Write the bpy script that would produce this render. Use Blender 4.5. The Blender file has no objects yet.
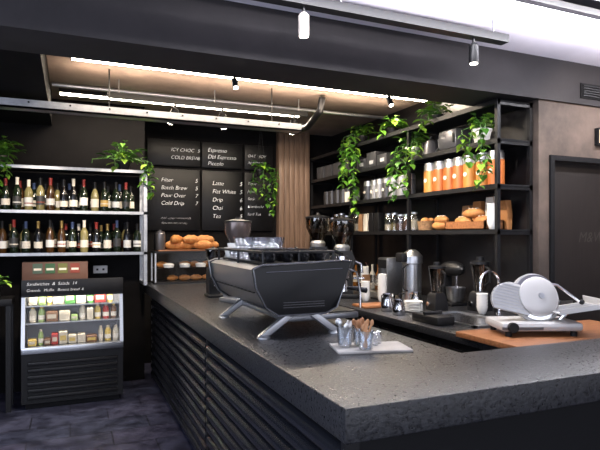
import bpy, bmesh, math, random
from mathutils import Vector, Matrix, Euler
random.seed(7)
S=bpy.context.scene
R=random.random
def U(a,b): return a+(b-a)*random.random()
# ---------------------------------------------------------------- materials
MATS={}
def mat(name,col=(.5,.5,.5),rough=.5,metal=0,nscale=0,namt=0,bump=0,emit=None,es=0,trans=0,col2=None,coat=0,stretch=None,rvar=0,spec=.5):
    if name in MATS: return MATS[name]
    m=bpy.data.materials.new(name); m.use_nodes=True; nt=m.node_tree; b=nt.nodes['Principled BSDF']
    b.inputs['Base Color'].default_value=(*col,1); b.inputs['Roughness'].default_value=rough
    b.inputs['Metallic'].default_value=metal; b.inputs['Transmission Weight'].default_value=trans
    b.inputs['Coat Weight'].default_value=coat; b.inputs['Specular IOR Level'].default_value=spec
    if emit: b.inputs['Emission Color'].default_value=(*emit,1); b.inputs['Emission Strength'].default_value=es
    if nscale:
        tc=nt.nodes.new('ShaderNodeTexCoord'); n=nt.nodes.new('ShaderNodeTexNoise')
        n.inputs['Scale'].default_value=nscale; n.inputs['Detail'].default_value=6; n.inputs['Roughness'].default_value=.65
        mp=nt.nodes.new('ShaderNodeMapping')
        if stretch: mp.inputs['Scale'].default_value=stretch
        nt.links.new(tc.outputs['Object'],mp.inputs[0]); nt.links.new(mp.outputs[0],n.inputs['Vector'])
        r=nt.nodes.new('ShaderNodeValToRGB')
        c2=col2 if col2 else tuple(min(1,c*(1+namt)) for c in col); c1=col if col2 else tuple(c*(1-namt) for c in col)
        r.color_ramp.elements[0].position=.35; r.color_ramp.elements[1].position=.65
        r.color_ramp.elements[0].color=(*c1,1); r.color_ramp.elements[1].color=(*c2,1)
        nt.links.new(n.outputs['Fac'],r.inputs[0]); nt.links.new(r.outputs[0],b.inputs['Base Color'])
        if bump:
            bp=nt.nodes.new('ShaderNodeBump'); bp.inputs['Strength'].default_value=bump; bp.inputs['Distance'].default_value=.01
            nt.links.new(n.outputs['Fac'],bp.inputs['Height']); nt.links.new(bp.outputs[0],b.inputs['Normal'])
        if rvar:
            mr=nt.nodes.new('ShaderNodeMapRange'); mr.inputs['To Min'].default_value=rough-rvar; mr.inputs['To Max'].default_value=rough+rvar
            nt.links.new(n.outputs['Fac'],mr.inputs['Value']); nt.links.new(mr.outputs[0],b.inputs['Roughness'])
    MATS[name]=m; return m
def thin_glass(name,tint=(1,1,1),f=.12,k=.6):
    m=bpy.data.materials.new(name); m.use_nodes=True; nt=m.node_tree; nt.nodes.clear()
    o=nt.nodes.new('ShaderNodeOutputMaterial'); t=nt.nodes.new('ShaderNodeBsdfTransparent'); g=nt.nodes.new('ShaderNodeBsdfGlossy')
    t.inputs[0].default_value=(*tint,1); g.inputs['Roughness'].default_value=.03
    x=nt.nodes.new('ShaderNodeMixShader'); lw=nt.nodes.new('ShaderNodeLayerWeight'); lw.inputs[0].default_value=.35
    a=nt.nodes.new('ShaderNodeMath'); a.operation='ADD'; a.inputs[1].default_value=f; a.use_clamp=True
    nt.links.new(lw.outputs['Facing'],a.inputs[0]); 
    mu=nt.nodes.new('ShaderNodeMath'); mu.operation='MULTIPLY'; mu.inputs[1].default_value=k
    nt.links.new(a.outputs[0],mu.inputs[0]); nt.links.new(mu.outputs[0],x.inputs[0])
    nt.links.new(t.outputs[0],x.inputs[1]); nt.links.new(g.outputs[0],x.inputs[2]); nt.links.new(x.outputs[0],o.inputs[0])
    MATS[name]=m; return m
black=mat('black_satin',(.007,.007,.008),.42,spec=.3)
blackm=mat('black_matte',(.005,.005,.006),.8,spec=.2)
blackg=mat('black_gloss',(.006,.006,.007),.22)
chrome=mat('chrome',(.75,.75,.77),.14,1)
steel=mat('brushed_steel',(.5,.51,.53),.3,1,nscale=40,namt=.12,stretch=(1,1,8))
galv=mat('galvanised',(.36,.37,.39),.4,.9,nscale=15,namt=.15)
alu=mat('satin_aluminium',(.45,.46,.48),.35,.8)
white=mat('white_enamel',(.7,.7,.7),.3)
cream=mat('paper_label',(.68,.63,.54),.7)
porc=mat('porcelain',(.75,.74,.71),.2)
glass=thin_glass('clear_glass')
showg=thin_glass('showcase_glass',(1,1,1),.03,.22)
glassd=thin_glass('smoked_glass',(.35,.33,.33),.15)
chalk=mat('chalk_white_glow',(.8,.8,.8),.8,emit=(1,1,1),es=.3)  # white chalk with weak emission added so the lettering looks brighter
wood=mat('warm_wood',(.15,.055,.018),.45,nscale=5,col2=(.28,.11,.04),bump=.1,stretch=(1,12,12))
woodv=mat('pillar_timber',(.11,.068,.045),.5,nscale=4,col2=(.23,.145,.10),bump=.15,stretch=(14,14,.6))
terr=mat('terracotta',(.45,.2,.1),.7)
# ---------------------------------------------------------------- builder
class B:
    def __init__(s,name): s.name=name; s.bm=bmesh.new(); s.m=[]
    def mi(s,m):
        if m not in s.m: s.m.append(m)
        return s.m.index(m)
    def _set(s,faces,m):
        i=s.mi(m)
        for f in faces: f.material_index=i; f.smooth=True
    def geo(s,verts,faces,m,M=None):
        vs=[s.bm.verts.new((M@Vector(v)) if M else Vector(v)) for v in verts]
        fs=[]
        for f in faces:
            try: fs.append(s.bm.faces.new([vs[i] for i in f]))
            except ValueError: pass
        s._set(fs,m); return fs
    def box(s,a,b,m,M=None,bev=0):
        x0,y0,z0=a; x1,y1,z1=b
        v=[(x0,y0,z0),(x1,y0,z0),(x1,y1,z0),(x0,y1,z0),(x0,y0,z1),(x1,y0,z1),(x1,y1,z1),(x0,y1,z1)]
        f=[(0,3,2,1),(4,5,6,7),(0,1,5,4),(1,2,6,5),(2,3,7,6),(3,0,4,7)]
        fs=s.geo(v,f,m,M)
        if bev:
            es={e for ff in fs for e in ff.edges}
            r=bmesh.ops.bevel(s.bm,geom=list(es),offset=bev,segments=2,affect='EDGES',profile=.5)
            s._set(r['faces'],m)
    def lathe(s,prof,loc,m,seg=20,M=None,sc=(1,1)):
        T=Matrix.Translation(loc)@(M if M else Matrix())
        v=[];f=[];n=len(prof)
        for (r,z) in prof:
            for k in range(seg):
                a=2*math.pi*k/seg; v.append((r*sc[0]*math.cos(a),r*sc[1]*math.sin(a),z))
        for i in range(n-1):
            for k in range(seg):
                k2=(k+1)%seg; f.append((i*seg+k,i*seg+k2,(i+1)*seg+k2,(i+1)*seg+k))
        f.append(tuple(range(seg))[::-1]); f.append(tuple((n-1)*seg+k for k in range(seg)))
        s.geo(v,f,m,T)
    def cyl(s,loc,r,h,m,seg=20,M=None): s.lathe([(r,0),(r,h)],loc,m,seg,M)
    def rod(s,p,q,r,m,seg=10):
        s.tube([p,q],r,m,seg)
    def tube(s,pts,r,m,seg=8,closed=False):
        pts=[Vector(p) for p in pts]; n=len(pts); v=[];f=[]
        up=None
        for i,p in enumerate(pts):
            if i==0: t=pts[1]-pts[0]
            elif i==n-1: t=pts[-1]-pts[-2]
            else: t=(pts[i+1]-pts[i]).normalized()+(pts[i]-pts[i-1]).normalized()
            if t.length<1e-7: t=Vector((0,0,1))
            t.normalize()
            if up is None: up=Vector((0,0,1)) if abs(t.z)<.9 else Vector((1,0,0))
            a=t.cross(up); 
            if a.length<1e-4: a=t.cross(Vector((0,1,.3)))
            a.normalize(); b=a.cross(t).normalized(); up=b
            rr=r[i] if isinstance(r,(list,tuple)) else r
            for k in range(seg):
                th=2*math.pi*k/seg; v.append(p+a*rr*math.cos(th)+b*rr*math.sin(th))
        for i in range(n-1):
            for k in range(seg):
                k2=(k+1)%seg; f.append((i*seg+k,i*seg+k2,(i+1)*seg+k2,(i+1)*seg+k))
        f.append(tuple(range(seg))[::-1]); f.append(tuple((n-1)*seg+k for k in range(seg)))
        s.geo(v,f,m)
    def prism(s,poly,axis,a,b,m,bev=0,M=None,mend=None):
        def P(u,w,t): return (t,u,w) if axis=='x' else ((u,t,w) if axis=='y' else (u,w,t))
        n=len(poly); v=[P(u,w,a) for u,w in poly]+[P(u,w,b) for u,w in poly]
        sides=[(i,(i+1)%n,n+(i+1)%n,n+i) for i in range(n)]
        caps=[tuple(range(n))[::-1],tuple(range(n,2*n))]
        fs=s.geo(v,sides+caps,m,M)
        if mend: 
            for q in fs[-2:]: q.material_index=s.mi(mend)
        if bev:
            es={e for ff in fs[-2:] for e in ff.edges}
            bmesh.ops.bevel(s.bm,geom=list(es),offset=bev,segments=3,affect='EDGES',profile=.5)
    def ball(s,c,r,m,seg=14,sc=(1,1,1),M=None):
        pr=[(max(1e-4,r*math.sin(math.pi*i/8)),-r*math.cos(math.pi*i/8)*sc[2]) for i in range(9)]
        s.lathe(pr,c,m,seg,M,sc=(sc[0],sc[1]))
    def done(s,sharp=35):
        bmesh.ops.recalc_face_normals(s.bm,faces=s.bm.faces)
        for f in s.bm.faces: f.smooth=True
        for e in s.bm.edges:
            if len(e.link_faces)==2:
                if e.calc_face_angle(0)>math.radians(sharp): e.smooth=False
        me=bpy.data.meshes.new(s.name); s.bm.to_mesh(me); s.bm.free()
        for m in s.m: me.materials.append(m)
        o=bpy.data.objects.new(s.name,me); S.collection.objects.link(o); return o
def RX(a): return Matrix.Rotation(math.radians(a),4,'X')
def RY(a): return Matrix.Rotation(math.radians(a),4,'Y')
def RZ(a): return Matrix.Rotation(math.radians(a),4,'Z')
def T(*p): return Matrix.Translation(p)
def simple(name,a,b,m,bev=0):
    o=B(name); o.box(a,b,m,bev=bev); return o.done()
# ---------------------------------------------------------------- shell
fl=bpy.data.materials.new('slate_floor'); fl.use_nodes=True; nt=fl.node_tree; b=nt.nodes['Principled BSDF']
tc=nt.nodes.new('ShaderNodeTexCoord'); br=nt.nodes.new('ShaderNodeTexBrick'); br.offset=.5
br.inputs['Color1'].default_value=(.05,.058,.10,1); br.inputs['Color2'].default_value=(.075,.075,.125,1); br.inputs['Mortar'].default_value=(.015,.015,.022,1)
br.inputs['Scale'].default_value=1; br.inputs['Mortar Size'].default_value=.005; br.inputs['Brick Width'].default_value=.6; br.inputs['Row Height'].default_value=.3
nz=nt.nodes.new('ShaderNodeTexNoise'); nz.inputs['Scale'].default_value=7; nz.inputs['Detail'].default_value=8
mx=nt.nodes.new('ShaderNodeMix'); mx.data_type='RGBA'; mx.blend_type='MULTIPLY'; mx.inputs[0].default_value=.9
rp=nt.nodes.new('ShaderNodeValToRGB'); rp.color_ramp.elements[0].position=.35; rp.color_ramp.elements[0].color=(.15,.15,.2,1); rp.color_ramp.elements[1].position=.68
nt.links.new(tc.outputs['Object'],br.inputs['Vector']); nt.links.new(tc.outputs['Object'],nz.inputs['Vector'])
nt.links.new(nz.outputs['Fac'],rp.inputs[0]); nt.links.new(br.outputs['Color'],mx.inputs['A']); nt.links.new(rp.outputs[0],mx.inputs['B'])
nt.links.new(mx.outputs['Result'],b.inputs['Base Color']); b.inputs['Roughness'].default_value=.3
bp=nt.nodes.new('ShaderNodeBump'); bp.inputs['Strength'].default_value=.5; bp.inputs['Distance'].default_value=.012
nt.links.new(nz.outputs['Fac'],bp.inputs['Height']); nt.links.new(bp.outputs[0],b.inputs['Normal'])
plaster=mat('taupe_plaster',(.070,.050,.039),.75,nscale=1.6,namt=.5,bump=.1)
soff=mat('soffit_charcoal',(.021,.0185,.020),.7,nscale=4,namt=.15,spec=.3)
ceilf=mat('ceiling_paint',(.60,.57,.64),.8,nscale=2,namt=.06)
ceilb=mat('ceiling_taupe',(.23,.17,.135),.8,nscale=2,namt=.25)
dark=mat('dark_wall',(.005,.0045,.005),.85,nscale=5,namt=.25,spec=.12)
simple('floor',(-2.1,-2.1,-.1),(5.1,6.85,0),fl)
simple('ceiling',(-2.1,-2.1,2.95),(5.1,3.1,3.05),ceilf)
simple('ceiling_recessed',(-2.1,3.1,2.95),(5.1,6.85,3.05),ceilb)
simple('wall_back',(.74,6.75,0),(3.5,6.85,2.95),dark)
simple('wall_back_left',(-2.1,6.0,0),(.74,6.85,2.95),dark)
simple('wall_shelf_side',(3.38,3.22,0),(3.5,6.75,2.95),mat('backsplash',(.009,.008,.009),.3,nscale=12,namt=.3))
simple('wall_right',(5.0,-2.1,0),(5.1,3.12,2.95),plaster)
o=B('wall_door_side'); o.box((3.37,3.12,0),(3.52,3.22,2.95),plaster); o.box((3.52,3.12,2.15),(4.42,3.22,2.95),plaster); o.box((4.42,3.12,0),(5.1,3.22,2.95),plaster); o.done()
simple('wall_left',(-2.1,3.4,0),(-2.0,6.0,2.95),dark)
o=B('wall_left_shopfront'); o.box((-2.1,-2.0,0),(-2,3.4,.5),dark); o.box((-2.1,-2.0,2.6),(-2,3.4,2.95),dark); o.done()
o=B('window_1')
for y in (-1.97,-.2,1.6,3.37): o.box((-2.08,y-.03,.5),(-2.02,y+.03,2.6),black)
o.box((-2.08,-2,.5),(-2.02,3.4,.55),black); o.box((-2.08,-2,2.55),(-2.02,3.4,2.6),black); o.box((-2.055,-1.95,.55),(-2.045,3.35,2.55),glass); o.done()
o=B('wall_front_shopfront'); o.box((-2.1,-2.1,0),(5.1,-2,.4),dark); o.box((-2.1,-2.1,2.7),(5.1,-2,2.95),dark); o.done()
o=B('window_2')
for x in (-2.0,-.3,1.5,3.2,4.97): o.box((x-.03,-2.08,.4),(x+.03,-2.02,2.7),black)
o.box((-2,-2.055,.4),(5,-2.045,2.7),glass); o.done()
o=B('soffit_beam'); o.box((-2.0,3.1,2.62),(5.0,3.12,2.95),soff); o.box((-2.0,3.12,2.62),(3.36,3.5,2.95),soff); o.done()
simple('bulkhead_left',(-2.0,3.5,2.67),(-.17,6.0,2.95),dark)
o=B('door_1'); o.box((3.525,3.17,0),(4.415,3.21,2.145),mat('door_brown',(.012,.009,.008),.5,nscale=6,namt=.2,stretch=(8,8,.5)))
o.box((3.54,3.162,.02),(3.56,3.17,2.12),black); o.box((4.38,3.162,.02),(4.40,3.17,2.12),black)
o.cyl((3.6,3.11,1.02),.012,.06,steel,M=RX(-90)); o.box((3.59,3.10,1.01),(3.72,3.115,1.03),steel); door=o.done()
o=B('trim_1')
for a,b_ in (((3.48,3.1,0),(3.52,3.12,2.19)),((4.42,3.1,0),(4.46,3.12,2.19)),((3.52,3.1,2.15),(4.42,3.12,2.19))): o.box(a,b_,blackm)
o.done()
o=B('air_vent'); o.box((3.80,3.09,2.67),(4.2,3.12,2.79),blackm)
for k in range(5): o.box((3.82,3.08,2.685+k*.02),(4.18,3.09,2.693+k*.02),black)
o.done()
o=B('illuminated_sign'); o.box((3.99,3.08,2.30),(4.28,3.12,2.44),black); o.box((4.005,3.075,2.315),(4.265,3.08,2.425),mat('sign_glow',(1,.8,.5),.5,emit=(1,.8,.55),es=4)); o.done()
# ---------------------------------------------------------------- bar counter
stone=mat('counter_stone',(.004,.0042,.005),.30,nscale=85,col2=(.030,.031,.035),bump=.35,rvar=.13)
tubem=mat('black_tube',(.010,.011,.015),.27)
o=B('bar_counter')
X0,Y0=.73,1.37
L=[(X0,Y0),(4.6,Y0),(4.6,1.83),(1.53,1.83),(1.53,5.98),(X0,5.98)]
o.prism(L,'z',.945,1.05,stone,bev=.006)
o.prism([(X0+.12,Y0+.15),(4.5,Y0+.15),(4.5,1.78),(1.48,1.78),(1.48,5.95),(X0+.12,5.95)],'z',0,.945,blackm)
for k in range(10):
    z=.83-k*.084
    for y0,y1 in ((Y0+.17,3.38),(3.42,5.93)):
        o.tube([(X0+.10,y0,z),(X0+.10,y1,z)],.036,tubem,14)
for y in (Y0+.16,3.40,5.94): o.box((X0+.075,y-.012,.02),(X0+.13,y+.012,.9),black)
o.done()
o=B('back_bar_bench')
o.box((2.2,2.10,.89),(3.355,3.1,.94),stone,bev=.004)
o.box((2.2,3.1,.89),(3.355,6.6,.94),stone,bev=.004)
o.box((2.25,2.15,0),(3.3,3.08,.89),black); o.box((2.25,3.1,0),(3.35,6.58,.89),black)
for k in range(6):
    y=2.2+k*.72; o.box((2.235,y,.12),(2.25,y+.68,.84),blackg,bev=.004); o.tube([(2.215,y+.1,.78),(2.215,y+.6,.78)],.008,steel)
o.done()
simple('butcher_block',(2.15,2.10,.94),(3.3,2.62,.972),wood,bev=.004)
o=B('kitchen_sink'); 
x0,x1,y0,y1,z=2.45,2.85,2.80,3.45,.941
o.box((x0,y0,z),(x1,y0+.03,z+.012),steel);o.box((x0,y1-.03,z),(x1,y1,z+.012),steel);o.box((x0,y0,z),(x0+.03,y1,z+.012),steel);o.box((x1-.03,y0,z),(x1,y1,z+.012),steel)
o.box((x0+.03,y0+.03,z),(x1-.03,y1-.03,z+.003),mat('sink_basin',(.25,.25,.27),.25,1)); o.done()
o=B('sink_faucet'); pts=[(2.95,3.1,.94),(2.95,3.1,1.2)]+[(2.95-.09+.09*math.cos(a),3.1,1.2+.09*math.sin(a)) for a in [math.pi*i/8 for i in range(1,9)]]+[(2.77,3.1,1.14)]
o.tube(pts,.010,chrome,10); o.cyl((2.95,3.1,.94),.025,.04,chrome); o.rod((2.95,3.1,1.0),(2.95,3.02,1.04),.006,chrome); o.done()
# ---------------------------------------------------------------- espresso machine
def espresso():
    o=B('espresso_machine'); silver=mat('machine_silver',(.20,.205,.22),.32,.85); trim_=mat('machine_trim',(.30,.31,.33),.25,1)
    blk=mat('machine_panel',(.004,.004,.005),.3,spec=.22)
    ya,yb=2.42,3.34
    prof=[(.81,1.385),(.825,1.30),(.87,1.215),(.93,1.175),(1.18,1.175),(1.23,1.20),(1.265,1.30),(1.295,1.405),(1.26,1.412),(.84,1.40)]
    o.prism(prof,'y',ya+.03,yb-.03,silver)
    big=[(.795,1.392),(.81,1.30),(.86,1.205),(.925,1.163),(1.18,1.163),(1.24,1.19),(1.28,1.29),(1.325,1.42),(1.27,1.425),(.84,1.41)]
    for y in (ya,yb-.03): o.prism(big,'y',y,y+.03,blk,bev=.005)
    loop=[(x,ya-.001,z) for x,z in big]; o.tube(loop[:7],.003,trim_,8); o.tube([loop[7],loop[8],loop[9],loop[0]],.006,trim_,8)
    for k in range(3): o.box((.95,ya-.004,1.20+k*.012),(1.17,ya+.002,1.203+k*.012),mat('slot_grey',(.06,.06,.065),.4,.7))
    o.tube([(.86,ya-.002,1.375),(1.27,ya-.002,1.385)],.003,trim_,6)
    o.box((.98,ya+.06,1.12),(1.40,yb-.06,1.15),silver,bev=.005); o.box((1.18,ya+.08,1.15),(1.40,yb-.08,1.155),black)
    for k in range(12): 
        y=ya+.08+k*.065; o.box((.822,y,1.27),(.832,y+.04,1.275),black)
    for y in (ya+.06,yb-.12):
        for sx,xx in ((-1,.87),(1,1.26)):
            x_top=1.04 if sx<0 else 1.10
            o.prism([(x_top-.03,1.18),(x_top+.03,1.18),(xx+.03,1.062),(xx-.03,1.062)],'y',y-.016,y+.016,alu,bev=.004)
            o.lathe([(.034,0),(.034,.006),(.022,.014)],(xx,y,1.05),alu,16)
        o.box((1.0,y-.016,1.145),(1.14,y+.016,1.178),alu,bev=.004)
    for i in range(3):
        y=ya+.18+i*.27
        o.lathe([(.035,0),(.035,.03),(.045,.04),(.045,.09),(.03,.12),(.03,.16)],(1.36,y,1.28),chrome,18)
        o.lathe([(.036,0),(.036,.03)],(1.36,y,1.25),chrome,18)
        o.tube([(1.38,y,1.27),(1.44,y-.02,1.262),(1.50,y-.03,1.25)],[.008,.013,.016],blackg,10)
        o.tube([(1.36,y,1.43),(1.36,y,1.45),(1.31,y,1.47)],[.012,.012,.014],blackg,10)
        o.box((1.27,y-.03,1.36),(1.38,y+.03,1.42),chrome,bev=.01)
    for y in (ya+.06,yb-.06): o.tube([(1.33,y,1.38),(1.39,y,1.36),(1.41,y,1.25),(1.41,y,1.17)],.006,chrome,8)
    z=1.47
    loop=[(.86,ya+.04,z),(1.24,ya+.04,z),(1.24,yb-.04,z),(.86,yb-.04,z),(.86,ya+.04,z)]
    o.tube(loop,.007,black,8)
    for p in loop[:4]+[(1.05,ya+.04,z),(.86,(ya+yb)/2,z),(1.24,(ya+yb)/2,z)]: o.rod((p[0],p[1],1.40),p,.006,black)
    o.box((.88,ya+.06,1.408),(1.23,yb-.06,1.418),black)
    return o.done()
espresso()
cupprof=[(.02,0),(.024,.004),(.034,.03),(.040,.06),(.037,.06),(.030,.028),(.012,.008)]
def cups(name,items,m,prof=cupprof,sc=1,seg=16):
    o=B(name)
    for (x,y,z) in items:
        o.lathe([(r*sc,q*sc) for r,q in prof],(x,y,z),m,seg)
    return o.done()
g=[]
for i in range(4):
    for j in range(4):
        g.append((.92+i*.09,2.90+j*.085,1.419))
cglass=thin_glass('cup_glass',(.95,.97,1),.25,.9)
cups('espresso_glasses',g+[(.94+.09*i,2.94+.085*j,1.483) for i in range(3) for j in range(3)],cglass,sc=1.0)
cups('porcelain_cups',[(.92+.09*i,3.25,1.419) for i in range(4)]+[(.94+.09*i,3.25,1.445) for i in range(3)],porc)
o=B('black_coffee_cups')
for i in range(4):
    for j in range(4): o.lathe(cupprof,(.92+i*.09,2.52+j*.085,1.419),blackg,16)
    o.tube([(.92+i*.09,2.48,1.46),(.92+i*.09,2.465,1.45),(.92+i*.09,2.48,1.435)],.004,blackg,6)
o.done()
# ---------------------------------------------------------------- grinders
def grinder(name,x,y,z,s=1,body=black,hop=glassd,rot=0):
    o=B(name); M=T(x,y,z)@RZ(rot)@Matrix.Scale(s,4)
    o.box((-.10,-.15,0),(.10,.15,.035),body,M,bev=.01)
    o.prism([(-.06,.035),(.12,.035),(.13,.30),(.09,.38),(-.05,.38),(-.08,.30),(-.045,.2)],'x',-.075,.075,body,M=M)
    o.lathe([(.06,0),(.065,.03),(.05,.05)],(0,0,0),alu,18,M@T(0,.03,.38))
    o.lathe([(.045,0),(.10,.12),(.105,.2),(.10,.2),(.04,.005)],(0,0,0),hop,22,M@T(0,.03,.42))
    o.lathe([(.108,0),(.108,.012),(.02,.03),(.015,.045)],(0,0,0),black,22,M@T(0,.03,.62))
    o.lathe([(.01,0),(.085,.10)],(0,0,0),mat('coffee_beans',(.05,.02,.01),.5,nscale=80,namt=.5,bump=.4),20,M@T(0,.03,.428))
    o.tube([M@Vector((0,-.06,.30)),M@Vector((0,-.12,.27)),M@Vector((0,-.125,.20))],.018*s,chrome,10)
    o.box((-.035,-.15,.15),(.035,-.06,.165),chrome,M,bev=.004)
    o.cyl((0,0,0),.022,.02,chrome,14,M@T(.075,.03,.3)@RY(90))
    return o.done()
grinder('coffee_grinder',1.18,3.90,1.05,.97,alu,mat('copper_tint_hopper',(.14,.11,.10),.2,.6),20)
grinder('coffee_grinder',1.09,4.35,1.05,.62,black,glassd,0)
bgl=thin_glass('hopper_glass',(.6,.55,.5),.3,.6)
grinder('coffee_grinder',2.52,4.72,.94,1.22,black,bgl,60)
grinder('coffee_grinder',2.55,5.35,.94,1.3,blackg,bgl,60)
def brewer(x,y,z):
    o=B('coffee_brewer'); 
    o.lathe([(.10,0),(.10,.03),(.085,.04),(.085,.36),(.095,.37),(.095,.43),(.06,.47),(.03,.49)],(x,y,z),steel,24)
    o.box((x-.14,y-.05,z+.38),(x-.08,y+.05,z+.46),black,bev=.01)
    o.tube([(x-.085,y,z+.10),(x-.13,y,z+.10),(x-.13,y,z+.07)],.010,black); o.box((x-.16,y-.04,z),(x-.08,y+.04,z+.02),black)
    o.tube([(x-.08,y-.05,z+.36),(x-.14,y-.07,z+.33),(x-.14,y-.07,z+.15),(x-.08,y-.05,z+.13)],.008,black); o.done()
brewer(2.80,4.0,.94)
o=B('water_boiler'); o.box((2.78,4.38,.98),(2.97,4.55,1.34),steel,bev=.015); o.box((2.775,4.39,1.24),(2.78,4.53,1.32),black)
for a in (2.80,2.95):
    for c in (4.40,4.52): o.cyl((a,c,.94),.012,.04,black)
o.tube([(2.78,4.46,1.18),(2.73,4.46,1.18),(2.73,4.46,1.13)],.010,chrome); o.box((2.69,4.39,.94),(2.78,4.53,.955),black); o.done()
def blender_(x,y,z,s=1):
    o=B('kitchen_blender'); M=T(x,y,z)@Matrix.Scale(s,4)
    o.lathe([(.10,0),(.10,.04),(.08,.14),(.06,.16)],(0,0,0),black,4,M@RZ(45)); o.cyl((0,0,0),.02,.02,chrome,M=M@T(-.085,0,.06)@RY(-90))
    o.lathe([(.05,.16),(.05,.18),(.075,.38),(.072,.38),(.046,.18)],(0,0,0),bgl,16,M); o.lathe([(.078,.38),(.078,.40),(.03,.41),(.03,.44)],(0,0,0),black,16,M)
    o.tube([M@Vector(p) for p in ((0,-.07,.36),(0,-.12,.34),(0,-.11,.24),(0,-.06,.21))],.01*s,black); o.done()
blender_(2.78,3.62,.94,.9); blender_(3.08,3.45,.94,1.0)
o=B('stand_mixer'); x,y=3.12,3.85
o.box((x-.1,y-.12,.94),(x+.1,y+.14,.97),black,bev=.01); o.box((x-.05,y+.05,.97),(x+.05,y+.14,1.22),black,bev=.015)
o.ball((x,y-.01,1.26),.075,black,sc=(.9,2.1,.9)); o.lathe([(.05,0),(.075,.03),(.085,.13),(.08,.13),(.04,.01)],(x,y-.05,.97),steel,20); o.rod((x,y-.06,1.22),(x,y-.06,1.03),.012,chrome); o.done()
def jug(x,y,z,m,s=1):
    o=B('milk_jug'); o.lathe([(.045*s,0),(.05*s,.01),(.05*s,.05*s),(.035*s,.1*s),(.04*s,.12*s),(.037*s,.12*s),(.03*s,.1*s),(.04*s,.01)],(x,y,z),m,18)
    o.tube([(x,y+.038*s,z+.11*s),(x,y+.08*s,z+.10*s),(x,y+.08*s,z+.04*s),(x,y+.048*s,z+.03*s)],.005,m); o.done()
jug(2.33,3.50,.94,chrome); jug(2.36,3.70,.94,chrome,1.2); jug(2.70,3.80,.94,chrome,1.1)
def stack(name,x,y,z,n,m,sc=1.0,step=.022):
    o=B(name)
    for i in range(n): o.lathe([(r*sc,q*sc) for r,q in cupprof],(x,y,z+i*step*sc),m,16)
    o.done()
kcup=mat('kraft',(.30,.16,.075),.7)
stack('paper_cup_stack',2.63,4.22,.94,9,porc,1.1); stack('paper_cup_stack',2.54,4.37,.94,6,porc,1.1)
stack('paper_cup_stack',2.95,3.28,.94,5,porc,1.1); stack('paper_cup_stack',2.80,4.80,.94,7,kcup,1.1); stack('paper_cup_stack',2.9,5.0,.94,10,porc,1.1)
o=B('saucer_stack')
for i in range(7): o.lathe([(.04,0),(.075,.012),(.072,.014),(.03,.005)],(2.55,3.62,.94+i*.012),porc,20)
o.done()
simple('chopping_board',(2.26,3.90,.94),(2.60,4.12,.962),wood,bev=.006)
o=B('cutlery_crock'); o.lathe([(.045,0),(.05,.12),(.046,.12),(.04,.01)],(3.12,3.0,.94),glass,18)
for i in range(9): o.rod((3.12+U(-.02,.02),3.0+U(-.02,.02),.95),(3.12+U(-.05,.05),3.0+U(-.05,.05),1.12),.005,steel)
o.done()
o=B('knock_box'); o.box((2.27,2.95,.94),(2.42,3.25,1.0),black,bev=.012); o.rod((2.27,3.1,1.01),(2.42,3.1,1.01),.012,black); o.done()
o=B('syrup_bottles')
for i in range(14):
    y=4.6+i*.13; c=random.choice([mat('syrup_amber',(.2,.08,.02),.15),mat('syrup_dark',(.03,.012,.006),.15),mat('syrup_clear',(.4,.38,.33),.15)])
    h=U(.85,1.1); o.lathe([(.035,0),(.036,.01),(.036,.17*h),(.013,.22*h),(.013,.27*h),(.016,.27*h),(.016,.29*h)],(3.22,y,.94),c,14); o.lathe([(.0372,.05),(.0372,.13)],(3.22,y,.94),cream,14)
o.done()
o=B('wine_glasses')
for i in range(5): o.lathe([(.032,0),(.004,.006),(.004,.07),(.03,.10),(.034,.14),(.028,.18),(.026,.18),(.031,.14),(.02,.10)],(3.08,5.05+i*.085,.94),cglass,14)
o.done()
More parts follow.
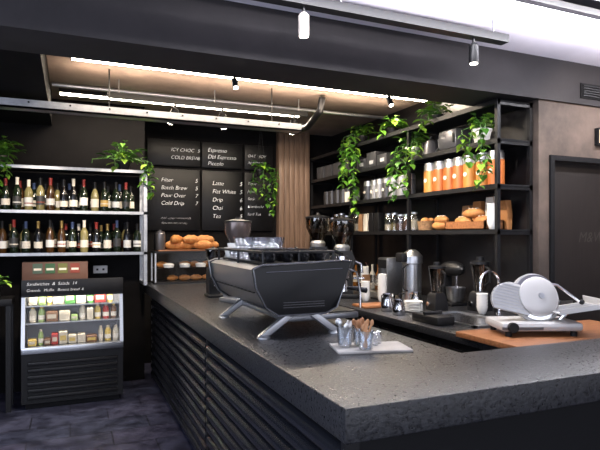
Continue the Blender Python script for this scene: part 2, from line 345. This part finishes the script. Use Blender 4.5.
# ---------------------------------------------------------------- meat slicer
def slicer():
    o=B('meat_slicer'); z=.972; wl=mat('slicer_white',(.48,.47,.46),.32,.15)
    M=T(2.54,2.40,z)@RZ(-22)@Matrix.Scale(.95,4)
    for x in (-.2,.2):
        for y in (-.12,.12): o.cyl((0,0,0),.02,.03,black,14,M@T(x,y,0))
    o.box((-.25,-.15,.03),(.25,.15,.085),wl,M,bev=.02)
    o.box((-.25,-.153,.042),(.0,-.149,.06),mat('slicer_plate',(.2,.2,.21),.3,.8),M)
    o.box((.00,-.02,.08),(.16,.12,.16),wl,M,bev=.03)
    BM=M@T(.02,-.02,.225)@RY(18)@RX(72)
    o.lathe([(.135,-.012),(.145,-.004),(.145,.004),(.12,.010)],(0,0,0),chrome,40,BM)
    o.lathe([(.125,.010),(.125,.03),(.10,.045),(.03,.05)],(0,0,0),wl,36,BM)
    o.lathe([(.13,-.05),(.155,-.04),(.155,-.014),(.135,-.012)],(0,0,0),wl,36,BM)
    o.cyl((0,0,0),.018,.012,steel,16,BM@T(0,0,.05))
    PM=M@T(-.15,-.05,.205)@RY(14)@RX(72)
    poly=[(.135*math.cos(a),.12*math.sin(a)) for a in [math.radians(-35+ i*250/20) for i in range(21)]]
    o.prism(poly,'z',-.006,.006,wl,bev=.002,M=PM)
    for k in range(-3,6):
        q=k*.019; w=.125*math.sqrt(max(.03,1-(q/.12)**2)); o.box((-w,q-.0025,.006),(w,q+.0025,.010),steel,PM)
    CM=M@T(.23,-.05,.155)@RY(-8)
    o.box((-.14,-.12,0),(.15,.13,.010),wl,CM,bev=.004); o.box((-.14,-.125,.0),(.15,-.118,.03),wl,CM); o.box((.143,-.12,.0),(.15,.13,.05),wl,CM)
    for k in range(7): o.box((-.12,-.10+k*.03,.010),(.12,-.095+k*.03,.014),steel,CM)
    o.rod(M@Vector((.16,0,.06)),M@Vector((.22,-.03,.15)),.014,chrome)
    o.tube([M@Vector((.05,.03,.32)),M@Vector((.15,-.02,.30)),M@Vector((.27,-.06,.20))],.008,chrome,10)
    o.ball(M@Vector((.28,-.065,.20)),.016,black)
    o.cyl((0,0,0),.03,.03,black,20,M@T(-.19,-.15,.06)@RX(90)); o.done()
slicer()
# ---------------------------------------------------------------- things on the near counter
M=T(1.22,2.06,1.05)@RZ(-14)
o=B('marble_serving_slab'); o.box((-.165,-.095,0),(.165,.095,.012),mat('marble',(.26,.24,.22),.4,nscale=6,col2=(.40,.38,.36)),M,bev=.004); o.done()
def tumbler(name,p,n,col):
    o=B(name); o.lathe([(.026,0),(.030,.003),(.036,.08),(.033,.08),(.027,.008)],p,cglass,20)
    for i in range(n):
        a=U(0,6.28); x,y=p[0],p[1]; q=Vector((x+.032*math.cos(a),y+.032*math.sin(a),p[2]+U(.09,.115)))
        s_=Vector((x-.012*math.cos(a),y-.012*math.sin(a),p[2]+.01)); o.rod(s_,q,.004,col,6); o.ball(q,.009,col,8,sc=(1,.5,1.6))
    o.done()
stir=mat('stirrer',(.30,.14,.06),.6)
tumbler('glass_of_teaspoons',(1.115,2.10,1.063),9,steel); tumbler('glass_of_wooden_stirrers',(1.19,2.09,1.063),12,stir)
tumbler('glass_of_sugar_sticks',(1.17,2.01,1.063),6,mat('sugar_stick',(.4,.2,.09),.6))
for i,(x,y) in enumerate(((1.25,2.07),(1.285,2.10))):
    o=B('salt_shaker'); o.lathe([(.016,0),(.018,.032),(.012,.04)],(x,y,1.063),cglass,14); o.lathe([(.013,.04),(.013,.052),(.006,.058)],(x,y,1.063),chrome,14); o.done()
o=B('tamper_mat'); o.box((1.34,2.62,1.05),(1.5,3.2,1.058),black,bev=.003); o.done()
# ---------------------------------------------------------------- pastry display
o=B('pastry_display_case'); x0,x1,y0,y1=.80,1.47,5.66,5.95
o.box((x0,y0,1.05),(x1,y1,1.07),black); o.box((x0,y0,1.37),(x1,y1,1.39),black); 
for x in (x0,x1-.015):
    for y in (y0,y1-.015): o.box((x,y,1.07),(x+.015,y+.015,1.37),alu)
o.box((x0+.015,y0+.004,1.07),(x1-.015,y0+.008,1.37),showg); o.box((x0+.015,y0+.02,1.21),(x1-.015,y1-.01,1.218),glass)
cro=mat('golden_pastry',(.34,.12,.025),.55,nscale=25,col2=(.5,.22,.06),bump=.3)
def croissant(o,x,y,z,a,s=1):
    pts=[];rs=[]
    for i in range(9):
        t=-1+i/4; th=t*1.25
        pts.append(Vector((x,y,z+.035*s))+RZ(a)@Vector((.075*s*math.sin(th),.05*s*math.cos(th),0))); rs.append(s*(.012+.028*(1-t*t))*(1.08 if i%2 else .95))
    o.tube(pts,rs,cro,10)
for i in range(5):
    for z in (1.072,1.22): 
        if R()<.75: croissant(o,.90+i*.12,5.80,z,U(-30,30),.8)
for i in range(3): o.lathe([(.05,0),(.06,.03),(.03,.045)],(.95+i*.17,5.72,1.22),porc,16)
o.done()
o=B('croissants')
for i in range(4): croissant(o,1.05+i*.125,5.80+U(-.03,.03),1.403,U(-60,60),1.4)
for i in range(3): croissant(o,1.10+i*.13,5.80,1.465,U(-60,60),1.3)
o.done()
o=B('serving_board'); o.box((.84,5.68,1.391),(1.5,5.94,1.402),wood,bev=.003); o.done()
def canister(x,y,m):
    o=B('biscuit_canister'); o.lathe([(.045,0),(.05,.01),(.05,.17),(.045,.175),(.045,.19),(.012,.197),(.012,.21)],(x,y,1.403),m,18); o.done()
canister(.87,5.75,mat('canister_grey',(.12,.11,.11),.3,.6)); canister(.87,5.88,black); 
# ---------------------------------------------------------------- wine shelving
o=B('wine_shelf_unit'); x0,x1,y0,y1=-1.6,.72,5.64,5.985
for z in (1.37,1.775,2.195): o.box((x0,y0,z),(x1,y1,z+.015),dark); o.box((x0,y0-.012,z-.008),(x1,y0,z+.020),galv)
for x in (x0,x1-.035): o.box((x,y0-.012,1.05),(x+.035,y0+.02,2.217),galv); o.box((x,y1-.03,1.05),(x+.035,y1,2.217),galv)
o.box((x1-.035,y0,1.05),(x1,y1,1.08),galv)
o.done()
bcol=[mat('bottle_green',(.008,.014,.007),.1,coat=.4),mat('bottle_black',(.005,.005,.006),.1,coat=.4),mat('bottle_amber',(.05,.022,.006),.12,coat=.4),mat('bottle_straw',(.22,.19,.08),.14,coat=.4)]
caps=[black,black,black,mat('cap_red',(.2,.02,.015),.4),mat('cap_gold',(.45,.3,.1),.3,.8),cream,mat('cap_navy',(.03,.05,.12),.4)]
labs=[cream,cream,cream,mat('label_white',(.7,.69,.65),.6),mat('label_white'),mat('label_yellow',(.5,.33,.10),.6),mat('label_black',(.03,.03,.03),.5),mat('label_red',(.30,.06,.035),.6)]
def bottle(o,x,y,z,h=.31,r=.037):
    m=random.choices(bcol,[6,6,2,1.0])[0]; sh=random.choice([0,1]); 
    k=h/.31
    o.lathe([(r*.9,0),(r,.008*k),(r,.175*k if sh else .195*k),(r*.75,.21*k if sh else .215*k),(.0145,.24*k),(.0135,.25*k)],(x,y,z),m,16)
    o.lathe([(.0145,.238*k),(.015,.295*k),(.016,.297*k),(.016,.31*k)],(x,y,z),random.choice(caps),12)
    lb=random.choice(labs); h0=U(.045,.06)*k; h1=h0+U(.05,.09)*k; o.lathe([(r+.0012,h0),(r+.0012,h1)],(x,y,z),lb,16)
    if R()<.5: o.lathe([(r*1.003+.001,h0+.02),(r*1.003+.0016,h0+.032)],(x,y,z),random.choice(labs),16)
for zi,z in enumerate((1.386,1.791)):
    o=B('wine_bottles'); x=-1.5
    while x<.64:
        bottle(o,x,5.74+U(-.015,.015),z,U(.285,.325)); 
        x+=U(.088,.118)
    x=-1.45
    while x<.6:
        bottle(o,x,5.88,z,U(.27,.30)); x+=U(.1,.14)
    o.done()
o=B('gift_box_display'); kraft=mat('kraft_card',(.11,.055,.038),.7); o.box((-.42,5.7,1.125),(.16,5.9,1.30),kraft,bev=.004)
for i,c in enumerate([(.06,.10,.07),(.025,.09,.035),(.12,.13,.03),(.20,.035,.02)]): 
    o.box((-.33+i*.11,5.694,1.19),(-.245+i*.11,5.70,1.285),mat('card_%d'%i,c,.6)); o.box((-.32+i*.11,5.692,1.22),(-.255+i*.11,5.694,1.24),cream)
o.done()
o=B('power_outlet'); o.box((.22,5.985,1.16),(.36,6.0,1.24),white,bev=.004); o.box((.25,5.98,1.19),(.27,5.985,1.21),black); o.box((.31,5.98,1.19),(.33,5.985,1.21),black); o.done()
# ---------------------------------------------------------------- display fridge
o=B('display_fridge'); x0,x1=-.40,.46; y0,y1=5.30,5.62
o.box((x0,y0+.04,.05),(x1,y1,.50),black); 
for k in range(6): o.box((x0+.05,y0+.015,.09+k*.06),(x1-.05,y0+.045,.125+k*.06),black,bev=.008)
o.box((x0+.03,y0+.06,0),(x1-.03,y1-.03,.05),blackm)
o.box((x0,y0,.50),(x1,y1,.56),steel,bev=.006)
o.box((x0,y1-.03,.56),(x1,y1,1.12),mat('fridge_liner',(.25,.25,.26),.5))
for x in (x0,x1-.03): o.prism([(y0+.0,.56),(y1,.56),(y1,1.12),(y0+.09,1.12)],'x',x,x+.03,steel)
o.box((x0,y0+.09,1.10),(x1,y1,1.12),black); 
o.prism([(y0+.005,.60),(y0+.012,.60),(y0+.085,1.0),(y0+.078,1.0)],'x',x0+.03,x1-.03,showg)
o.box((x0+.03,y0+.1,.75),(x1-.03,y1-.03,.76),steel); o.box((x0+.03,y0+.15,.90),(x1-.03,y1-.03,.91),steel)
o.box((x0,y0+.065,1.0),(x1,y0+.085,1.12),black)
o.box((x0+.04,y0+.1,1.09),(x1-.04,y0+.12,1.10),mat('led_white',(1,1,1),.5,emit=(1,.95,.85),es=6))
fd=[(.5,.45,.35),(.08,.25,.06),(.5,.22,.04),(.5,.5,.48),(.35,.035,.03),(.5,.36,.09),(.16,.08,.04),(.25,.35,.12)]
for z,yy in ((.562,.04),(.762,.12),(.912,.17)):
    x=x0+.05
    while x<x1-.09:
        w=U(.05,.11); i=random.randrange(8); c=mat('food_%d'%i,fd[i],.5); c2=mat('food_%d'%random.choice([0,3,5,2]),(.5,.45,.35),.5)
        if R()<.45: 
            w=min(w,.07); o.lathe([(w*.4,0),(w*.42,.09),(w*.22,.12),(w*.22,.13)],(x+w/2,y0+yy+.07,z),c,14); o.lathe([(w*.23,.12),(w*.23,.138)],(x+w/2,y0+yy+.07,z),c2,12)
            o.lathe([(w*.425,.02),(w*.425,.06)],(x+w/2,y0+yy+.07,z),cream,14)
        else: 
            h=U(.05,.12); o.box((x,y0+yy+.02,z),(x+w*.95,y0+yy+.13,z+h),c,bev=.008); o.box((x+.01,y0+yy+.018,z+h*.3),(x+w*.8,y0+yy+.02,z+h*.7),c2)
        x+=w+.003
o.done()
# ---------------------------------------------------------------- chalk text
def text(name,s,loc,size,m,rot=(90,0,0),ext=0,parent=None,thin=0):
    c=bpy.data.curves.new(name,'FONT'); c.body=s; c.size=size; c.extrude=ext; c.materials.append(m); c.shear=.25; c.offset=thin
    o=bpy.data.objects.new(name,c); S.collection.objects.link(o); o.location=loc; o.rotation_euler=[math.radians(a) for a in rot]
    if parent: o.parent=parent
    return o
fr=B('chalk_sign'); fr.box((-.40,5.355,1.02),(.46,5.363,1.155),black,bev=.002); fr=fr.done()
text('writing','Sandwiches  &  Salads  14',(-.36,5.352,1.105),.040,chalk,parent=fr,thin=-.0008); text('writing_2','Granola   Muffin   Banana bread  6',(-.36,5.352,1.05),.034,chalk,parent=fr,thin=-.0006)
MB=B('menu_board'); 
board=mat('menu_black',(.004,.004,.005),.4,spec=.25)
for a,b_ in ((.86,1.50),(1.53,2.06),(2.09,2.48)):
    MB.box((a,6.71,1.62),(b_,6.745,2.38),board,bev=.003); MB.box((a,6.71,2.42),(b_,6.745,2.74),board,bev=.003)
MB=MB.done()
def menu(x,z,lines,size=.085,step=.11,price=None,pw=.4):
    for i,l in enumerate(lines):
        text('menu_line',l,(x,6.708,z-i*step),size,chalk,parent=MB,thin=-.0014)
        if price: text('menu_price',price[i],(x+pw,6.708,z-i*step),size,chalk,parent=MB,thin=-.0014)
menu(1.14,2.60,['ICY CHOC','COLD BREW'],.060,.095,['5','6'],.33)
menu(1.60,2.62,['Espresso','Dbl Espresso','Piccolo'],.070,.085)
menu(2.13,2.58,['OAT / SOY','ALMOND'],.052,.09)
menu(1.02,2.22,['Filter','Batch Brew','Pour Over','Cold Drip'],.068,.095,['5','5','7','7'],.42)
menu(1.66,2.20,['Latte','Flat White','Drip','Chai','Tea'],.072,.105,['5','5','6','6','5'],.36)
menu(2.13,2.22,['Tonic','Juice','Soda','Kombucha','Iced Tea'],.052,.10,['6','7','4','7','6'],.29)
menu(1.02,1.76,['Add syrup / extra shot','Almond, oat or soy'],.04,.06)
text('lettering','M&W',(3.86,3.168,1.50),.12,mat('letter_grey',(.04,.034,.03),.5),parent=door)
o=B('timber_pillar'); 
for i in range(6): o.box((2.54+i*.074,6.62,.94),(2.61+i*.074,6.745,2.95),woodv,bev=.003)
o.done()
# ---------------------------------------------------------------- right shelving
o=B('shelving_rack'); xf,xb=3.0,3.33
posts=(3.17,4.34,5.5,6.62)
for y in posts:
    for x in (xf,xb): o.box((x,y,.94),(x+.03,y+.03,2.60),black)
    for z in (1.58,1.93,2.28,2.58): o.box((xf,y,z-.02),(xb+.03,y+.03,z+.005),black)
for z in (1.58,1.93,2.28,2.58):
    o.box((xf,3.17,z),(xb+.03,6.65,z+.02),blackm); o.box((xf-.004,3.17,z-.015),(xf+.02,6.65,z+.022),black)
o.done()
tin_o=mat('copper_label',(.44,.12,.025),.4,.2); tin_s=mat('tin_silver',(.5,.5,.51),.3,.9); tin_d=mat('tin_dark',(.07,.07,.075),.35,.6)
def tins(ys,z,r,h,lab,name='coffee_tins',x=3.13,top=None,band=True):
    o=B(name)
    for y in ys:
        xx=x+U(-.01,.01); o.lathe([(r,0),(r,h*.93),(r*.9,h*.95),(r*.9,h),(r*.3,h)],(xx,y,z),top or tin_s,20)
        l=random.choice(lab) if isinstance(lab,list) else lab
        o.lathe([(r+.0015,h*.03),(r+.0015,h*.74)],(xx,y,z),l,20)
        if band: o.lathe([(r*.5,0),(r*.5,.004)],(xx-r*.97,y,z+h*.42),cream,14,RY(-90),sc=(.6,.7))
    o.done()
tins([3.33+.138*i for i in range(7)],1.952,.063,.28,[tin_o,tin_o,tin_o,mat('amber_label',(.48,.20,.04),.4,.2)])
tins([4.50+.135*i for i in range(7)],1.952,.058,.22,[tin_s,mat('tin_grey',(.25,.25,.26),.4,.6),tin_d])
tins([5.62+.15*i for i in range(6)],1.952,.055,.18,[mat('tin_grey'),tin_d,cream],top=tin_d,band=False)
def jars(name,ys,z,x=3.14,r=.05,h=.16,fill=None):
    o=B(name)
    for y in ys:
        hh=h*U(.8,1.15); rr=r*U(.85,1.1)
        o.lathe([(rr,0),(rr,hh*.8),(rr*.75,hh*.9),(rr*.72,hh*.9),(rr*.95,hh*.78),(rr*.95,.01)],(x,y,z),glass,16); o.lathe([(rr*.8,hh*.9),(rr*.8,hh),(rr*.2,hh)],(x,y,z),steel,16)
        o.cyl((x,y,z+.012),rr*.9,hh*U(.3,.7),random.choice(fill),14)
    o.done()
fills=[mat('fill_oats',(.40,.25,.11),.8),mat('fill_beans',(.05,.02,.01),.6),mat('fill_tea',(.12,.10,.03),.8),mat('fill_beans'),mat('fill_sugar',(.5,.45,.36),.8)]
jars('storage_jars',[5.6+.13*i for i in range(7)],1.602,fill=fills,h=.22)
jars('storage_jars',[4.45+.115*i for i in range(5)],1.602,fill=fills,h=.2)
o=B('storage_boxes')
for i in range(3): o.box((3.04,4.80+i*.22,2.302),(3.28,4.99+i*.22,2.302+.12+.05*(i%2)),mat('box_black',(.022,.022,.025),.5),bev=.005); o.box((3.036,4.84+i*.22,2.34),(3.04,4.92+i*.22,2.38),mat('box_label',(.3,.3,.3),.6))
for i in range(4): o.box((3.04,5.6+i*.24,2.302),(3.28,5.8+i*.24,2.302+U(.1,.2)),mat('box_grey',(.06,.06,.065),.5),bev=.005)
o.done()
def kettle(y,z):
    o=B('pour_over_kettle'); o.lathe([(.075,0),(.08,.01),(.06,.11),(.05,.13),(.045,.14)],(3.12,y,z),mat('kettle_grey',(.10,.10,.11),.3,.6),22); o.lathe([(.05,.14),(.02,.155),(.012,.165),(.016,.18),(.004,.185)],(3.12,y,z),black,18)
    o.tube([(3.12,y-.07,z+.03),(3.12,y-.12,z+.06),(3.12,y-.11,z+.13),(3.12,y-.15,z+.15)],.007,steel); o.tube([(3.12,y+.05,z+.13),(3.12,y+.12,z+.14),(3.12,y+.12,z+.05)],.009,black); o.done()
kettle(4.15,2.302)
o=B('bread_toaster'); o.box((3.04,3.70,2.31),(3.24,3.96,2.49),mat('kettle_grey'),bev=.04); o.box((3.10,3.74,2.488),(3.12,3.92,2.492),black); o.box((3.16,3.74,2.488),(3.18,3.92,2.492),black); o.box((3.03,3.72,2.36),(3.04,3.74,2.44),black)
for y in (3.73,3.91): o.box((3.07,y,2.302),(3.2,y+.02,2.315),black)
o.done()
o=B('coffee_bags')
for i in range(4):
    y=5.07+i*.115; o.prism([(-.05,0),(.05,0),(.055,.1),(.04,.2),(.0,.205),(-.04,.2),(-.055,.1)],'x',3.08,3.16,random.choice([kcup,cream,black]),M=T(0,y,1.602),bev=.004)
o.done()
brd=mat('bread_crust',(.26,.09,.02),.7,nscale=12,col2=(.45,.20,.055),bump=.4)
def loaf(o,x,y,z,s,a):
    o.ball((x,y,z+.05*s),.07*s,brd,16,sc=(1,1.9,.75),M=RZ(a))
    for k in (-1,0,1): o.rod(Vector((x-.03*s,y+k*.05*s-.01,z+.098*s)),Vector((x+.03*s,y+k*.05*s+.015,z+.098*s)),.006,cream,6)
bagm=mat('bread_bag',(.38,.16,.05),.55)
o=B('wooden_bread_crate')
for (a,b_) in (((3.05,3.36,1.602),(3.065,3.86,1.67)),((3.235,3.36,1.602),(3.25,3.86,1.67)),((3.05,3.36,1.602),(3.25,3.375,1.68)),((3.05,3.845,1.602),(3.25,3.86,1.68)),((3.05,3.36,1.602),(3.25,3.86,1.612))): o.box(a,b_,wood)
o.done()
o=B('bread_loaves')
for y in (3.48,3.73): loaf(o,3.15,y,1.635,.84,U(-8,8))
loaf(o,3.15,3.60,1.70,.84,8); loaf(o,3.14,4.02,1.602,.85,5); loaf(o,3.14,4.02,1.66,.75,-8)
o.done()
o=B('paper_bread_bags')
for y,h in ((3.40,.24),(3.54,.28),(3.70,.25),(3.84,.22)): o.prism([(-.055,0),(.055,0),(.06,h*.5),(.045,h),(-.045,h),(-.06,h*.5)],'x',3.265,3.32,random.choice([bagm,kcup,cream]),M=T(0,y,1.602),bev=.004)
o.done()
o=B('wicker_basket'); wk=mat('wicker',(.22,.12,.055),.8,nscale=60,namt=.4,bump=.6)
o.lathe([(.06,0),(.07,.005),(.085,.08),(.09,.09),(.08,.09),(.065,.01)],(3.13,4.24,1.602),wk,24,sc=(1,1.0))
for i in range(5): o.ball((3.13+U(-.04,.04),4.24+U(-.04,.04),1.69),.035,brd,10)
o.done()
stack('cup_stack',3.06,3.28,1.602,6,porc,1.2); 
# ---------------------------------------------------------------- plants
lm=[mat('leaf_a',(.04,.13,.012),.4),mat('leaf_b',(.09,.23,.022),.4),mat('leaf_c',(.20,.36,.035),.4)]
def leaf(o,p,d,s,lim=None):
    d=Vector(d).normalized(); side=d.cross(Vector((0,0,1)))
    if side.length<.1: side=Vector((1,0,0))
    side.normalize(); n=side.cross(d).normalized()
    pts=[(0,0,0),(.15,.38,.10),(-.06,.26,.06),(.45,.42,.12),(.78,.22,.06),(1.1,0,-.12),(.78,-.22,.06),(.45,-.42,.12),(.15,-.38,.10),(-.06,-.26,.06),(.5,0,0)]
    v=[Vector(p)+(d*a+side*b+n*c)*s for a,b,c in pts]
    if lim and any(not(lim[0]<q.x<lim[1] and lim[2]<q.y<lim[3] and lim[4]<q.z<lim[5]) for q in v): return
    o.geo(v,[(0,2,1,10),(10,1,3),(10,3,4),(10,4,5),(10,5,6),(10,6,7),(10,7,8),(10,8,9,0)],random.choice(lm))
def plant(name,x,y,z,potm,vines,bush=30,pr=.07,ph=.12,sp=.13,ls=.06,lim=None,dens=1.0):
    o=B(name)
    o.lathe([(pr*.7,0),(pr*.75,.004),(pr,ph*.85),(pr*1.08,ph*.86),(pr*1.08,ph),(pr*.95,ph),(pr*.9,ph*.9)],(x,y,z),potm,22)
    top=Vector((x,y,z+ph))
    for i in range(bush):
        a=U(0,6.28); e=U(.2,1.3); r=U(.3,1)*sp
        q=top+Vector((math.cos(a)*math.cos(e),math.sin(a)*math.cos(e),math.sin(e)))*r
        if lim and not(lim[0]<q.x<lim[1] and lim[2]<q.y<lim[3] and q.z<lim[5]): continue
        o.tube([top,(top+q)/2+Vector((0,0,.01)),q],.002,lm[0],4); leaf(o,q,(math.cos(a),math.sin(a),U(-.7,.3)),ls*U(.7,1.2),lim)
    for (dx,dy,L) in vines:
        p=top.copy(); pts=[p.copy()]; p=p+Vector((dx*.5,dy*.5,.03)); pts.append(p.copy()); p=p+Vector((dx*.5,dy*.5,-.03)); pts.append(p.copy())
        l=0; w=U(0,6)
        while l<L:
            p=p+Vector((U(-.014,.008),U(-.02,.02),-.04)); l+=.04; pts.append(p.copy())
            for kk in range(2):
                if R()>dens: continue
                a=w+l*30+kk*2.6; leaf(o,p,(math.cos(a),math.sin(a),U(-1,-.1)),ls*U(.65,1.25),lim)
        o.tube(pts,.003,lm[0],5)
    return o.done()
whitepot=mat('pot_white',(.5,.48,.45),.4)
L3=(2.5,3.36,3.2,6.6,1.6,2.57); L4=(2.5,3.36,3.52,6.6,1.4,2.94)
plant('potted_pothos',3.10,3.45,2.302,whitepot,[(-.13,-.05,.25),(-.14,-.14,.38),(-.12,.1,.14),(-.14,-.20,.45)],44,pr=.075,sp=.15,lim=(2.5,3.36,3.0,6.6,1.6,2.57),dens=.85)
plant('potted_pothos',3.10,4.42,2.302,whitepot,[(-.14,-.05,.50),(-.15,.06,.36),(-.13,-.12,.40),(-.16,.02,.22),(-.15,-.2,.2),(-.15,-.28,.12)],50,sp=.18,ls=.066,lim=L3,dens=.8)
plant('potted_pothos',3.10,5.42,2.602,black,[(-.14,-.08,.75),(-.15,.08,.5),(-.17,0,.85),(-.2,-.12,.4),(-.16,.15,.6)],40,sp=.16,ls=.07,ph=.1,lim=L4,dens=.75)
plant('potted_pothos',3.12,4.80,2.602,black,[(-.14,0,.08)],44,pr=.06,ph=.08,sp=.15,ls=.075,lim=L4)
plant('potted_pothos',3.12,4.05,2.602,black,[(-.14,.06,.1),(-.15,-.06,.06)],46,pr=.06,ph=.06,sp=.16,ls=.065,lim=L4)
LW=(-2,1.2,5.3,5.98,1.3,2.6)
plant('potted_pothos',.50,5.78,2.218,black,[(.22,-.18,.22),(.27,-.1,.3),(-.1,-.2,.06),(.2,-.1,.12),(-.3,-.12,.02)],54,pr=.07,ph=.09,sp=.22,ls=.075,lim=LW,dens=.8)
plant('potted_pothos',-.62,5.78,2.218,black,[(.02,-.2,.35),(.1,-.2,.2),(-.1,-.2,.5)],50,pr=.07,ph=.09,sp=.2,ls=.07,lim=LW)
plant('hanging_pothos',2.22,6.45,2.30,black,[(-.1,-.1,.25),(.1,-.12,.45),(0,-.14,.35),(.2,-.1,.4),(.15,-.1,.55)],26,pr=.06,ph=.09,sp=.13,ls=.06,lim=(1.5,3,5,6.7,1.2,2.9),dens=.6)
o=B('plant_hanger')
for a in (0,2.1,4.2): o.rod((2.22+.07*math.cos(a),6.45+.07*math.sin(a),2.40),(2.22,6.45,2.95),.0015,black,6)
o.done()
o=B('side_table'); o.box((-1.3,5.3,.94),(-.47,5.6,1.0),black,bev=.005)
for x in (-1.27,-.52):
    for y in (5.33,5.55): o.box((x,y,0),(x+.04,y+.04,.94),black)
o.done()
plant('potted_herb',-.62,5.45,1.0,black,[],36,pr=.06,ph=.1,sp=.16,ls=.05)
# ---------------------------------------------------------------- ceiling services
warm=mat('led_warm',(1,.9,.75),.5,emit=(1,.88,.72),es=26)
cool=mat('led_cool',(1,1,1),.5,emit=(.95,.95,1),es=26)
def strip(name,x0,x1,y,z,m,w=.03):
    o=B(name); o.box((x0,y-w,z),(x1,y+w,2.95),black); o.box((x0+.01,y-w+.006,z-.004),(x1-.01,y+w-.006,z),m); o.done()
strip('led_strip_light',0,3.3,4.45,2.91,warm,.045); strip('led_strip_light',-.1,2.4,5.6,2.91,warm,.05)
strip('led_strip_light',.6,4.9,2.42,2.92,cool,.045)
def rail(name,x0,x1,y,z,w=.05,m=black):
    o=B(name); o.box((x0,y-w/2,z),(x1,y+w/2,z+.05),m)
    n=max(2,int((x1-x0)/1.2)); 
    for i in range(n+1): 
        x=x0+.1+(x1-x0-.2)*i/n; o.rod((x,y,z+.05),(x,y,2.95),.006,steel,6)
    o.done()
rail('lighting_track',.2,2.62,2.7,2.81,.07); rail('lighting_track',.4,4.9,2.15,2.83,.06); rail('lighting_track',.3,2.25,5.05,2.78,.03); 
def spot(x,y,ztop,tilt,lit,rz=0,k=1):
    o=B('track_spotlight'); o.rod((x,y,ztop-.002),(x,y,ztop-.06*k),.01*k,black); M=T(x,y,ztop-.06*k)@RZ(rz)@RX(tilt)@Matrix.Scale(k,4)
    o.lathe([(.034,-.13),(.036,-.12),(.036,0),(.02,.02)],(0,0,0),lit,18,M); o.lathe([(.028,-.134),(.028,-.129)],(0,0,0),mat('lamp_face',(1,1,1),.5,emit=(1,.9,.75),es=20),18,M); o.done()
whs=mat('spot_white',(.35,.31,.28),.4)
spot(1.18,2.7,2.81,0,whs,k=.85); spot(2.36,2.7,2.81,0,black,k=.85); spot(.9,5.05,2.78,30,black,40); spot(1.35,5.05,2.78,25,black,-30); spot(2.1,5.05,2.78,30,black)
spot(2.2,3.44,2.62,30,black,180,.55); spot(1.0,3.44,2.62,30,black,180,.55)
o=B('shutter_rail'); o.box((-1.9,4.70,2.55),(2.03,4.82,2.565),galv); o.box((-1.9,4.70,2.55),(2.03,4.712,2.62),galv); o.box((-1.9,4.808,2.55),(2.03,4.82,2.62),galv)
for x in (.3,1.75): o.rod((x,4.76,2.56),(x,4.76,2.95),.006,black)
for i in range(12): o.cyl((-1.5+i*.3,4.70,2.60),.008,.006,black,10,RX(90))
o.done()
o=B('conduit_pipes')
for y,z,x1 in ((5.25,2.9,3.3),(6.1,2.86,2.5),(6.25,2.86,2.5)): o.tube([(-.15,y,z),(x1,y,z)],.018,alu if y<6 else black,10)
o.tube([(2.3,4.8,2.93),(2.3,4.86,2.80),(2.3,5.15,2.70),(2.3,5.4,2.70)],.035,black,12)
o.done()
# ---------------------------------------------------------------- lights
def area(name,loc,rot,sx,sy,p,c):
    l=bpy.data.lights.new(name,'AREA'); l.shape='RECTANGLE'; l.size=sx; l.size_y=sy; l.energy=p; l.color=c
    o=bpy.data.objects.new(name,l); S.collection.objects.link(o); o.location=loc; o.rotation_euler=[math.radians(a) for a in rot]; return o
area('daylight_left',(-1.95,.8,1.6),(0,-90,0),2.0,4.8,100,(.72,.80,1))
area('daylight_front',(1.5,-1.95,1.6),(90,0,0),6.4,2.2,85,(.86,.88,1))
area('strip_lamp_a',(1.6,4.45,2.89),(0,0,0),3.2,.05,60,(1,.82,.62))
area('strip_lamp_b',(1.1,5.6,2.89),(0,0,0),2.4,.05,36,(1,.82,.62))
area('strip_lamp_c',(2.7,2.42,2.9),(0,0,0),4.2,.05,50,(.95,.95,1))
area('strip_uplight',(1.6,4.75,2.76),(180,0,0),3.2,.06,16,(1,.80,.62))  # added upward fill to brighten the recessed ceiling, no fitting here
area('ceiling_fill_added_b',(2.7,2.42,2.72),(180,0,0),4.2,.06,60,(.95,.93,1))  # added fill too, lifts the front ceiling; not a real lamp
area('fridge_lamp',(.03,5.45,1.08),(0,0,0),.75,.05,7,(1,.95,.85))
def spotl(name,loc,tgt,p,ang,c=(1,.85,.68)):
    l=bpy.data.lights.new(name,'SPOT'); l.energy=p; l.spot_size=math.radians(ang); l.spot_blend=.6; l.color=c; l.shadow_soft_size=.04
    o=bpy.data.objects.new(name,l); S.collection.objects.link(o); o.location=loc; o.rotation_euler=(Vector(tgt)-Vector(loc)).to_track_quat('-Z','Y').to_euler()
spotl('spot_wine_a',(-.2,4.2,2.5),(-.3,5.8,1.5),100,46); spotl('spot_wine_b',(.6,4.2,2.5),(.4,5.8,1.5),100,44)
spotl('spot_shelf_a',(1.9,3.6,2.55),(3.2,3.8,1.9),90,75,(1,.9,.78)); spotl('spot_shelf_b',(1.9,4.8,2.7),(3.2,5.0,1.8),90,80,(1,.9,.78))
spotl('spot_pillar',(2.5,5.4,2.8),(2.75,6.7,2.0),40,45); spotl('spot_pastry',(1.1,4.9,2.7),(1.2,5.8,1.4),40,40)
spotl('spot_door',(3.6,2.0,2.75),(3.9,3.12,2.3),45,75); spotl('spot_bench',(2.2,3.44,2.5),(2.9,4.1,1.0),60,70,(1,.92,.82))
w=bpy.data.worlds.new('World'); S.world=w; w.use_nodes=True; w.node_tree.nodes['Background'].inputs[0].default_value=(.7,.8,1,1); w.node_tree.nodes['Background'].inputs[1].default_value=.4
# ---------------------------------------------------------------- camera
c=bpy.data.cameras.new('Camera'); co=bpy.data.objects.new('Camera',c); S.collection.objects.link(co); S.camera=co
co.location=(0,0,1.55); co.rotation_euler=(math.radians(90),0,math.radians(-23.2)); c.lens=32.16; c.sensor_width=36; c.shift_y=11/600; c.clip_start=.05
S.view_settings.view_transform='Standard'
S.view_settings.exposure=.3
